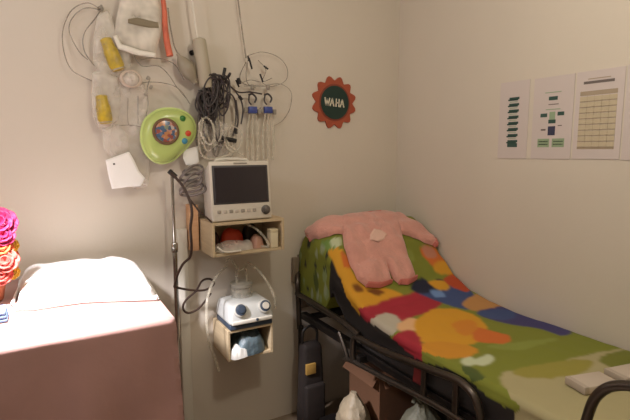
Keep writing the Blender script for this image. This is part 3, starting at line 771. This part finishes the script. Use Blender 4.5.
poster('pale poster with a chart of dark green boxes on right wall', [(533, 79.5), (573, 73.5), (573, 159), (533, 159)], mk)
mk = [('title', .16, .80, .115, .145, INKK), ('title', .25, .72, .085, .095, INKT), ('table_header', .10, .88, .225, .275, INKT)]
for k in range(9): mk.append(('row', .10, .88, .285 + .065 * k, .335 + .065 * k, INKY)); mk.append(('rule', .10, .88, .336 + .065 * k, .347 + .065 * k, INKT))
for k in range(1, 5): mk.append(('rule', .10 + .156 * k, .106 + .156 * k, .28, .88, INKT))
mk.append(('footer', .10, .88, .865, .885, INKT))
poster('pale poster with a yellowish table of rows and grey title on right wall', [(575, 74), (623, 65.5), (623, 159.5), (575, 159)], mk)
poster('blank edge of pale poster at right end of the wall row', [(625, 66), (668, 58), (668, 161), (625, 160)], [('line', .2, .8, .2, .23, INKK)])

# ================================================================== bed
BX0, BX1, BY0, BY1 = 1.104, 1.722, .17, 2.06
PROF = [(0, .68), (1.26, .68), (1.38, .692), (1.5, .712), (1.6, .757), (1.7, .838), (1.77, .915), (1.84, .975), (1.92, 1.01), (1.99, 1.008), (2.03, .985), (2.06, .94), (9, .94)]
def ztop(y):
    for (a, za), (b, zb) in zip(PROF[:-1], PROF[1:]):
        if a <= y <= b:
            t = (y - a) / (b - a); t = t * t * (3 - 2 * t) * .5 + t * .5
            return za + (zb - za) * t
    return PROF[0][1]
def radL(y): return .022 + .085 * max(0, min(1, (y - 1.62) / .25))
def zedge(x, y):
    r = radL(y); z = ztop(y)
    if x < BX0 + r:
        t = max(0, min(1, (BX0 + r - x) / r)); z -= r * (1 - math.sqrt(max(0, 1 - t * t)))
    return z
def on_bed(u, v):
    """where the line of sight meets the bed top, or the crest it passes closest to"""
    d = ray(u, v); o_ = Vector((0, 0, H)); t = .5; best = None; bc = 9
    while t < 4:
        p = o_ + d * t
        if p.y > 2.02 or p.x > BX1: break
        if p.y > BY0:
            c = p.z - zedge(max(p.x, BX0), p.y)
            if c <= 0: return (p.x, p.y)
            if c < bc: bc = c; best = (p.x, p.y)
        t += .002
    if p.x > BX1 and p.y < 1.7: return (BX1, p.y)
    return best


GREEN = (124, 130, 44)
def blob(pts): return [on_bed(*p) for p in smooth2(pts)]
def smooth2(pts): return [(p.x, p.y) for p in smooth_path([Vector((a, b, 0)) for a, b in pts], 5, True)]
YL, RD, BL, NV, OR, CRM, WHT, TAN, DG, LG, SAL, PUR = (210, 152, 38), (164, 38, 54), (60, 78, 126), (26, 30, 54), (204, 108, 44), (172, 162, 122), (186, 178, 162), (186, 136, 80), (74, 88, 36), (134, 144, 62), (190, 126, 100), (64, 60, 110)
PRINT = [   # abstract patches of colour printed on the cover (outline, colour), painted in order
    ([(500, 376), (530, 367), (575, 358), (615, 350), (660, 344), (690, 440), (560, 450), (515, 400)], CRM),
    ([(515, 370), (560, 361), (592, 361), (582, 373), (548, 378), (522, 377)], (150, 142, 62)),
    ([(600, 357), (640, 350), (650, 372), (628, 376), (610, 368)], (116, 120, 44)),
    ([(324, 252), (340, 249), (352, 270), (365, 286), (385, 288), (404, 296), (398, 306), (372, 316), (350, 312), (338, 296), (330, 275)], YL),
    ([(340, 252), (348, 256), (350, 268), (344, 266)], OR),
    ([(352, 314), (375, 304), (403, 296), (424, 292), (442, 302), (428, 312), (405, 320), (384, 328), (366, 330)], RD),
    ([(368, 328), (373, 318), (386, 313), (398, 317), (400, 326), (392, 335), (380, 338)], WHT),
    ([(398, 324), (412, 318), (420, 324), (412, 332), (400, 332)], (226, 178, 130)),
    ([(414, 324), (432, 310), (456, 309), (478, 318), (488, 330), (478, 342), (460, 348), (440, 350), (424, 344)], YL),
    ([(440, 342), (466, 345), (478, 350), (470, 357), (446, 358), (424, 352), (422, 344)], (204, 140, 40)),
    ([(474, 328), (492, 331), (510, 336), (508, 343), (490, 343), (474, 340)], OR),
    ([(452, 324), (470, 320), (478, 328), (464, 336)], (208, 132, 42)),
    ([(391, 341), (400, 333), (414, 331), (422, 344), (420, 361), (406, 355)], RD),
    ([(414, 290), (428, 289), (446, 286), (468, 289), (476, 300), (470, 310), (446, 304), (424, 296)], BL),
    ([(410, 287), (420, 278), (430, 282), (440, 279), (449, 288), (434, 292), (418, 293)], NV),
    ([(430, 291), (440, 290), (446, 296), (436, 297)], (108, 140, 190)),
    ([(462, 304), (478, 294), (496, 298), (510, 306), (492, 312), (474, 311)], TAN),
    ([(476, 313), (508, 306), (530, 314), (552, 322), (574, 329), (562, 336), (544, 330), (520, 326), (500, 322)], PUR),
    ([(476, 313), (500, 309), (516, 314), (506, 320), (490, 318)], BL),
    ([(420, 250), (434, 246), (448, 260), (456, 270), (444, 274), (432, 266)], OR),
    ([(422, 248), (432, 247), (437, 256), (428, 258)], SAL),
    ([(436, 262), (450, 262), (456, 271), (446, 275), (434, 271)], YL),
    ([(444, 279), (458, 273), (472, 286), (466, 292), (450, 286)], (180, 72, 36)),
    ([(428, 282), (442, 281), (450, 288), (440, 290)], YL),
    ([(461, 362), (470, 356), (476, 360), (488, 354), (494, 360), (486, 366), (474, 365), (466, 367)], (196, 204, 170)),
    ([(462, 366), (474, 368), (484, 378), (476, 382), (466, 374)], DG),
    ([(486, 346), (520, 342), (560, 338), (520, 350)], LG),
    ([(395, 255), (410, 250), (414, 262), (402, 262)], LG),
    ([(316, 243), (326, 240), (336, 238), (338, 246), (326, 252), (318, 254)], (110, 140, 70)),
    ([(330, 240), (340, 238), (342, 244), (334, 247)], (188, 196, 160)),
    ([(352, 286), (358, 284), (364, 290), (358, 293)], (120, 70, 20)),
    ([(366, 290), (376, 289), (384, 292), (376, 295)], (120, 70, 20)),
]
POLYS = []
for pts, c in PRINT:
    q = blob(pts); xs = [p[0] for p in q]; ys = [p[1] for p in q]
    POLYS.append((q, (min(xs), max(xs), min(ys), max(ys)), lin([k / 255 for k in c])))
GL = lin([k / 255 for k in GREEN])
SIDEDOTS = [(random.uniform(1.78, 2.06), random.uniform(.66, .95), random.uniform(.008, .024), random.choice([DG, (44, 50, 40), (150, 160, 128), (134, 150, 100)])) for _ in range(26)]
def print_col(x, y, z, side):
    c = GL
    xx = x + .006 * noise.noise(Vector((x * 30, y * 30, 0))); yy = y + .006 * noise.noise(Vector((x * 30, y * 30, 9)))
    if side:
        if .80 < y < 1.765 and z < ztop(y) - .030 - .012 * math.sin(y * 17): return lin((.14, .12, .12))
        if y > 1.765:
            for (dy, dz, r, cc_) in SIDEDOTS:
                if math.hypot(y - dy, (z - dz) * .6) < r: c = lin([k / 255 for k in cc_])
            return c
    for q, bb, cc_ in POLYS:
        if bb[0] <= xx <= bb[1] and bb[2] <= yy <= bb[3] and inpoly(xx, yy, q): c = cc_
    return c

def mattress():
    bm = bmesh.new(); cl = bm.loops.layers.float_color.new('print')
    ys = []; y = BY0
    while y < BY1 - 1e-6: ys.append(y); y += .0055 if y > .5 else .02
    ys.append(BY1)
    rows = []
    for y in ys:
        z = ztop(y); rl = radL(y); rr = .02
        end = max(0, 1 - (y - BY0) / .03); z -= .02 * end * end
        zb = .565 if y < 1.5 else .565 + max(0, z - .68 - .035) if y < 1.74 else max(.63, .565 + max(0, z - .715) - max(0, (y - 1.74) / .05) * .12)
        zb = min(zb, z - .06)
        r = []
        for k in range(14): r.append((BX0 + .004 * math.sin(y * 23 + k * .3) * (1 if 0 < k else 0), zb + (z - rl - zb) * k / 14, 1))
        for k in range(8): an = k / 8 * PI / 2; r.append((BX0 + rl - rl * math.cos(an), z - rl + rl * math.sin(an), 1 if k < 3 else 0))
        nx = 100
        for k in range(nx + 1): r.append((BX0 + rl + (BX1 - rr - BX0 - rl) * k / nx, z, 0))
        for k in range(1, 5): an = k / 4 * PI / 2; r.append((BX1 - rr + rr * math.sin(an), z - rr + rr * math.cos(an), 0))
        r.append((BX1, zb, 0))
        out = []
        for (x, zz, sd) in r:
            w = .003 * noise.noise(Vector((x * 7, y * 7, 0))) + .0015 * noise.noise(Vector((x * 22, y * 22, 4)))
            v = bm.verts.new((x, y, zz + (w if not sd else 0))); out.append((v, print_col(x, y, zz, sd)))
        rows.append(out)
    C_ = [[c for v, c in r] for r in rows]          # the dye bleeds a little at the edges of each patch
    for it in range(2):
        D = [[None] * len(C_[0]) for _ in C_]
        for i in range(len(C_)):
            up, dn = C_[max(0, i - 1)], C_[min(len(C_) - 1, i + 1)]
            for k in range(len(C_[0])):
                if k < 22:
                    D[i][k] = C_[i][k]; continue
                l_, r_ = C_[i][max(0, k - 1)], C_[i][min(len(C_[0]) - 1, k + 1)]; c = C_[i][k]
                D[i][k] = tuple((2 * c[q] + up[k][q] + dn[k][q] + l_[q] + r_[q]) / 6 for q in range(3))
        C_ = D
    rows = [[(v, C_[i][k]) for k, (v, c) in enumerate(r)] for i, r in enumerate(rows)]
    cmap = {}
    for r in rows:
        for v, c in r: cmap[v] = c
    n = len(rows[0])
    for a, b in zip(rows[:-1], rows[1:]):
        for k in range(n - 1): bm.faces.new((a[k][0], a[k + 1][0], b[k + 1][0], b[k][0]))
        bm.faces.new((a[n - 1][0], a[0][0], b[0][0], b[n - 1][0]))
    bm.faces.new([v for v, c in rows[0]]); bm.faces.new([v for v, c in rows[-1]][::-1])
    for f in bm.faces:
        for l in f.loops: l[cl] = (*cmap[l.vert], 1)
    return bm
CM = bpy.data.materials.new('printed_cotton'); CM.use_nodes = True; nt = CM.node_tree; b = nt.nodes['Principled BSDF']; b.inputs['Roughness'].default_value = .8
va = nt.nodes.new('ShaderNodeVertexColor'); va.layer_name = 'print'; nt.links.new(va.outputs['Color'], b.inputs['Base Color'])
tcn = nt.nodes.new('ShaderNodeTexCoord'); nn = nt.nodes.new('ShaderNodeTexNoise'); nn.inputs['Scale'].default_value = 14; nn.inputs['Detail'].default_value = 5
bp = nt.nodes.new('ShaderNodeBump'); bp.inputs['Strength'].default_value = .25; bp.inputs['Distance'].default_value = .01
nt.links.new(tcn.outputs['Object'], nn.inputs['Vector']); nt.links.new(nn.outputs['Fac'], bp.inputs['Height']); nt.links.new(bp.outputs['Normal'], b.inputs['Normal'])
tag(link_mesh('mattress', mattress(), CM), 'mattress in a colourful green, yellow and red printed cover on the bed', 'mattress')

# bed frame
bd = thing('hospital_bed', 'dark tubular metal bed with raised head along the right wall', 'bed', ((BX0 + BX1) / 2, 1.1, 0))
bm = bmesh.new()
for x in (BX0 + .012, BX1 - .02): box(bm, x - .012, x + .018, BY0, BY1 - .02, .515, .55, .003)
for y in (BY0 + .02, .65, 1.1, 1.5, BY1 - .06): box(bm, BX0 + .02, BX1 - .02, y - .015, y + .015, .52, .545, .003)
link_mesh('bed_frame', bm, STEELB, bd)
bm = bmesh.new(); box(bm, BX0 + .006, BX1 - .006, BY0 + .01, 1.5, .551, .563, .002); link_mesh('platform', bm, STEELB, bd)
bm = bmesh.new(); a_ = Vector((0, 1.5, .551)); 
prism(bm, [(1.5, .551), (1.5, .563), (1.56, .58), (1.72, .70), (2.04, .80), (2.045, .785), (1.73, .685), (1.57, .565)], BX1 - BX0 - .03, Matrix(((0, 0, 1, BX0 + .015), (1, 0, 0, 0), (0, 1, 0, 0), (0, 0, 0, 1)))) if False else None
box(bm, BX0 + .02, BX1 - .01, 1.80, 2.03, .59, .62, .003); link_mesh('backrest', bm, STEELB, bd)
for y in (1.99, BY0 + .06):
    for x in (1.075, BX1 - .03):
        bm = bmesh.new(); tube(bm, [(x, y, .03), (x, y, .50)], .014, 12); link_mesh('leg', bm, STEELB, bd)
        bm = bmesh.new(); lathe(bm, [(.020, 0), (.022, .004), (.020, .03), (.016, .034)], Matrix.Translation((x, y, 0)), 14); link_mesh('rubber_foot', bm, BLACK, bd)
# head end loop
bm = bmesh.new(); tube(bm, [(1.075, 2.005, .48), (1.075, 2.015, .62), (1.075, 2.02, .70), (1.09, 2.045, .74), (1.14, 2.06, .75), (1.4, 2.062, .75), (1.66, 2.06, .75), (1.705, 2.05, .72), (1.705, 2.04, .5)], .013, 12, 5); link_mesh('head_rail', bm, STEEL, bd)
bm = bmesh.new(); box(bm, 1.066, 1.10, 2.05, 2.072, .70, .83, .006, 3); box(bm, 1.10, 1.70, 2.064, 2.076, .56, .84, .004, 2); link_mesh('headboard', bm, GREYBOARD, bd)
# side bar from the head into the guard loop
RXX = 1.075
def rail(pts, r, m, name, sm=4, parent=bd): 
    bm = bmesh.new(); tube(bm, [(RXX, y, z) for y, z in pts], r, 12, sm); return link_mesh(name, bm, m, parent)
rail([(2.03, .655), (1.85, .652), (1.62, .640), (1.50, .622)], .013, STEEL, 'side_bar', 4)
g = rail([(1.535, .495), (1.542, .53), (1.54, .580), (1.525, .606), (1.49, .612), (1.34, .617), (1.10, .644), (1.00, .658), (.955, .656), (.92, .642), (.90, .618), (.885, .575), (.875, .50)], .0125, STEEL, 'guard_rail', 4)
g['label'] = 'rounded side guard rail'
rail([(1.60, .485), (1.54, .497), (1.336, .514), (1.10, .534), (.99, .537), (.875, .535)], .011, STEEL, 'lower_rail', 3)
for y, za, zb in ((1.125, .535, .640), (.985, .538, .655), (1.30, .50, .518), (.88, .49, .53)):
    bm = bmesh.new(); box(bm, RXX - .005, RXX + .005, y - .011, y + .011, za, zb, .002); link_mesh('guard_post', bm, STEEL, bd)
for y in (1.50, 1.0):
    bm = bmesh.new(); box(bm, RXX - .004, BX0 + .02, y - .015, y + .015, .505, .535, .002); link_mesh('bracket', bm, STEELB, bd)
rail([(1.645, .585), (1.62, .555), (1.59, .515), (1.575, .488)], .010, STEEL, 'lift_link', 4)
# foot end guard loop
g = rail([(.60, .52), (.592, .68), (.585, .735), (.572, .790), (.548, .828), (.515, .850), (.47, .862), (.38, .87), (.30, .86), (.26, .82), (.25, .74), (.25, .52)], .0118, STEEL, 'guard_rail', 5)
g['label'] = 'bright foot end guard rail'
rail([(.588, .70), (.45, .705), (.25, .705)], .010, STEEL, 'lower_rail', 2)
for y in (.58, .26):
    bm = bmesh.new(); box(bm, RXX - .004, BX0 + .02, y - .015, y + .015, .515, .54, .002); link_mesh('bracket', bm, STEELB, bd)
# under-bed cross tubes and deck for stored things
bm = bmesh.new(); box(bm, 1.11, 1.70, .4, 1.87, .055, .07, .003); link_mesh('under_shelf', bm, STEELB, bd)
for y in (.45, 1.82):
    bm = bmesh.new(); box(bm, 1.07, 1.71, y - .012, y + .012, .035, .056, .003); link_mesh('cross_tube', bm, STEELB, bd)

# ---- pink romper laid over the raised head
rom = thing('baby_romper', 'pink fleece baby romper spread over the raised bed head', 'clothing', (1.4, 1.9, .9))
def conv(pix): return [on_bed(*p) for p in pix]
def place_bed(x, y, h):
    e = .01
    nz = Vector((-(zedge(x + e, y) - zedge(x - e, y)) / (2 * e), -(ztop(min(2.05, y + e)) - ztop(y - e)) / (2 * e), 1)).normalized()
    return Vector((x, y, zedge(x, y) + .004)) + nz * h
torso = [(340, 219), (352, 215), (367, 213.5), (382, 213.5), (396, 217), (402, 224), (400, 232), (404, 247), (409, 262), (415, 279), (410, 284), (400, 286), (393, 281), (388, 270), (386, 268), (389, 277), (391, 284), (380, 288.5), (366, 288), (357, 281), (349, 265), (344, 249), (342, 234), (338, 226)]
link_mesh('body', puffy(conv(torso), .005, .030, .035, place_bed, .012, 2), ONESIE, rom)
sl = [(344, 218), (327, 222), (315, 227), (307.5, 233.5), (306.5, 238), (311, 243.5), (319, 240.5), (330, 237.5), (343, 236), (348, 228)]
link_mesh('sleeve', puffy(conv(sl), .005, .026, .03, place_bed, .008, 4), ONESIE, rom)
sr = [(394, 216), (407, 220.5), (421, 227), (433, 236.5), (437, 242), (433, 247), (424, 244), (410, 237.5), (400, 235), (394, 227)]
link_mesh('sleeve', puffy(conv(sr), .005, .026, .03, place_bed, .008, 5), ONESIE, rom)
def padp(pix, h0, th, m, name, edge=.01, cell=.004):
    return link_mesh(name, puffy(conv(pix), cell, th, edge, place_bed, .002, 7, base=h0), m, rom)
padp([(366, 214), (374, 216), (382, 214), (383, 217.5), (374, 220), (365, 217.5)], .026, .008, ONESIED, 'collar')
k = padp([(366, 240), (371, 234), (378, 235), (384, 239), (382, 245), (376, 247), (368, 246)], .033, .007, CREAMTH, 'embroidered_patch', .008, .003); k['label'] = 'cream embroidered patch'
for pix in ([(306, 233), (309, 232), (313, 242), (310.5, 245)], [(433, 235.5), (438, 241), (435, 249), (431, 246)]):
    padp(pix, .004, .022, ONESIED, 'cuff', .012, .004)
for pix in ([(365, 284), (379, 285.5), (391, 281.5), (392, 285), (380, 289.5), (365, 289)], [(397, 282), (406, 283), (415, 277), (417, 281), (408, 286.5), (398, 286)]):
    padp(pix, .004, .026, ONESIED, 'cuff', .012, .004)
# ---- two pale packets on the cover by the foot rail
for (c, lab, rot) in ((at(592, 384, Z=.69), 'pale flat carton on the printed cover, nearer the middle of bed', -.25), (at(630, 375, Z=.69), 'pale flat carton on the printed cover at right frame edge', -.2)):
    r = thing('carton', lab, 'box', (c.x, c.y, .681), 'flat cartons on the bed')
    M = Matrix.Translation((c.x, c.y, .683)) @ Matrix.Rotation(rot, 4, 'Z')
    bm = bmesh.new(); box(bm, -.062, .062, -.036, .036, 0, .022, .003, 2, M); link_mesh('body', bm, mat('pale_carton', (196, 182, 168), .6), r)
    bm = bmesh.new(); box(bm, -.0625, -.045, -.0365, .0365, -.0003, .0225, .003, 2, M); link_mesh('flap', bm, mat('pale_carton_flap', (180, 166, 152), .6), r)

# red cloth behind the rail
bm = puffy([(1.135, .555), (1.205, .550), (1.20, .60), (1.195, .628), (1.14, .625)], .005, .012, .012, lambda y, z, h: Vector((1.098 - h * .5, y, z)), .002, 3, base=0)
bm2 = bm
tag(link_mesh('red_cloth', bm2, REDCL), 'small red cloth hanging behind the side guard rail', 'cloth')

# ---- under and beside the bed
bp_ = thing('backpack', 'dark brown bag with yellow label standing at head of bed', 'bag', (1.09, 1.93, 0))
bm = bmesh.new(); vs = box(bm, 1.018, 1.165, 1.89, 1.960, .001, .44, .028, 4)
for v in vs: v.co += Vector((.012 * noise.noise(v.co * 9), .0, .0)) * (1 if v.co.z > .03 else 0); v.co.x += .02 * max(0, (.25 - v.co.z)) + (1.09 - v.co.x) * .35 * max(0, (v.co.z - .25) / .2) 
link_mesh('body', bm, DARKBAG, bp_)
bm = bmesh.new(); vs = box(bm, 1.04, 1.15, 1.872, 1.905, .05, .24, .014, 3); PK = link_mesh('pocket', bm, DARKBAG, bp_)
c = at(311, 369, Y=1.884)
bm = bmesh.new(); box(bm, c.x - .026, c.x + .026, 1.880, 1.894, c.z - .026, c.z + .026, .002, 2); link_mesh('label_patch', bm, TAGY, bp_)
bm = bmesh.new(); tube(bm, [(1.05, 1.93, .43), (1.05, 1.92, .50), (1.09, 1.92, .52), (1.125, 1.92, .49), (1.13, 1.93, .43)], .007, 8, 5); link_mesh('handle', bm, BLACK, bp_)

ZU = .071
cbx = thing('cardboard_box', 'open brown cardboard box stored under bed', 'box', (1.40, 1.72, ZU))
x0, x1, y0, y1, z1 = 1.265, 1.53, 1.60, 1.84, .37
for nm, a in (('side', (x0, x1, y0, y0 + .005, ZU, z1)), ('side', (x0, x1, y1 - .005, y1, ZU, z1)), ('side', (x0, x0 + .005, y0 + .005, y1 - .005, ZU, z1)), ('side', (x1 - .005, x1, y0 + .005, y1 - .005, ZU, z1)), ('base', (x0 + .005, x1 - .005, y0 + .005, y1 - .005, ZU, ZU + .005))):
    bm = bmesh.new(); box(bm, *a); link_mesh(nm, bm, CARD, cbx, smooth=False)
bm = bmesh.new(); box(bm, x0, x1, -.07, 0, 0, .004, 0, 1, Matrix.Translation((0, y0 + .002, z1)) @ Matrix.Rotation(.9, 4, 'X')); link_mesh('flap', bm, CARD, cbx, smooth=False)
bm = bmesh.new(); box(bm, 0, .07, y0, y1, 0, .004, 0, 1, Matrix.Translation((x0 + .002, 0, z1)) @ Matrix.Rotation(PI - .9, 4, 'Y')); link_mesh('flap', bm, CARD, cbx, smooth=False)

def sack(c, r, h, seed, m, label, ears=True):
    root = thing('carrier_bag', label, 'bag', (c[0], c[1], c[2]), 'carrier bags under the bed')
    bm = bmesh.new(); n = 40; prof = [(.55, 0), (.9, .02), (1.0, .18), (1.0, .4), (.88, .62), (.6, .8), (.3, .92), (.18, 1.0)]
    rings = []
    for i in range(28):
        t = i / 27 * (len(prof) - 1); k = min(int(t), len(prof) - 2); f = t - k
        rr = prof[k][0] + (prof[k + 1][0] - prof[k][0]) * f; zz = prof[k][1] + (prof[k + 1][1] - prof[k][1]) * f
        ring = []
        for j in range(n):
            a = 2 * PI * j / n; p = Vector((math.cos(a), math.sin(a), zz * 2))
            d = 1 + (.16 * noise.noise(p * 2.3 + Vector((seed, 0, 0))) + .09 * noise.noise(p * 6 + Vector((0, seed, 0))))
            ring.append(bm.verts.new((c[0] + r[0] * rr * d * p.x, c[1] + r[1] * rr * d * p.y, c[2] + .0015 + h * zz)))
        rings.append(ring)
    for a, b in zip(rings[:-1], rings[1:]):
        for j in range(n): bm.faces.new((a[j], a[(j + 1) % n], b[(j + 1) % n], b[j]))
    bm.faces.new(rings[0][::-1]); bm.faces.new(rings[-1])
    link_mesh('sack', bm, m, root)
    if ears:
        for s in (-1, 1):
            bm = bmesh.new(); tube(bm, [Vector((c[0], c[1], c[2] + h * .97)), Vector((c[0] + s * .03, c[1], c[2] + h + .03)), Vector((c[0] + s * .055, c[1] - .01, c[2] + h + .02))], lambda t: .012 * (1 - .4 * t), 8, 4, flat=.35); link_mesh('knot_ear', bm, m, root)
    return root
sack((1.165, 1.66, ZU), (.068, .085), .21, 1.0, BAGW, 'white crumpled carrier bag beside cardboard box under bed', False)
sack((1.29, 1.36, ZU), (.11, .10), .27, 4.2, BAGG, 'pale grey green knotted bag under the side guard rail')
sack((1.27, 1.13, ZU), (.10, .10), .27, 7.7, mat('cream_bag', (150, 138, 112), .5, bump=1, bscale=20, var=.3, vscale=12), 'dull cream knotted bag under the bed, closest to foot end')
bm = bmesh.new()

# ================================================================== light
def area(name, loc, rot, size, e, c, shape='DISK'):
    l = bpy.data.lights.new(name, 'AREA'); l.shape = shape; l.size = size; l.energy = e; l.color = c
    o = bpy.data.objects.new(name, l); col.objects.link(o); o.location = loc; o.rotation_euler = rot; return o
def lamp(name, kind, loc, e, c, r, aim=None, size=90, blend=1):
    l = bpy.data.lights.new(name, kind); l.energy = e; l.color = c; l.shadow_soft_size = r
    o = bpy.data.objects.new(name, l); col.objects.link(o); o.location = loc
    if kind == 'SPOT':
        l.spot_size = math.radians(size); l.spot_blend = blend
        o.rotation_euler = (Vector(aim) - o.location).to_track_quat('-Z', 'Y').to_euler()
    return o
lamp('ceiling_lamp', 'POINT', (.72, .56, 2.2), 20, (1, .93, .78), .05)
lamp('left_wall_fill', 'POINT', (-.8, 1.0, 2.0), 16, (.92, .93, 1), .10)  # added fill without a fixture, brightens the left part of the back wall
lamp('table_lamp', 'SPOT', (-.17, 1.47, 1.48), 125, (1, .96, 1), .04, (-.01, 1.51, .88), 86, .5)
w = bpy.data.worlds.new('world'); sc.world = w; w.use_nodes = True
w.node_tree.nodes['Background'].inputs[0].default_value = (.9, .75, .6, 1); w.node_tree.nodes['Background'].inputs[1].default_value = .02
sc.view_settings.view_transform = 'Standard'; sc.view_settings.look = 'None'; sc.view_settings.gamma = 1; sc.view_settings.use_curve_mapping = False
sc.view_settings.exposure = 0
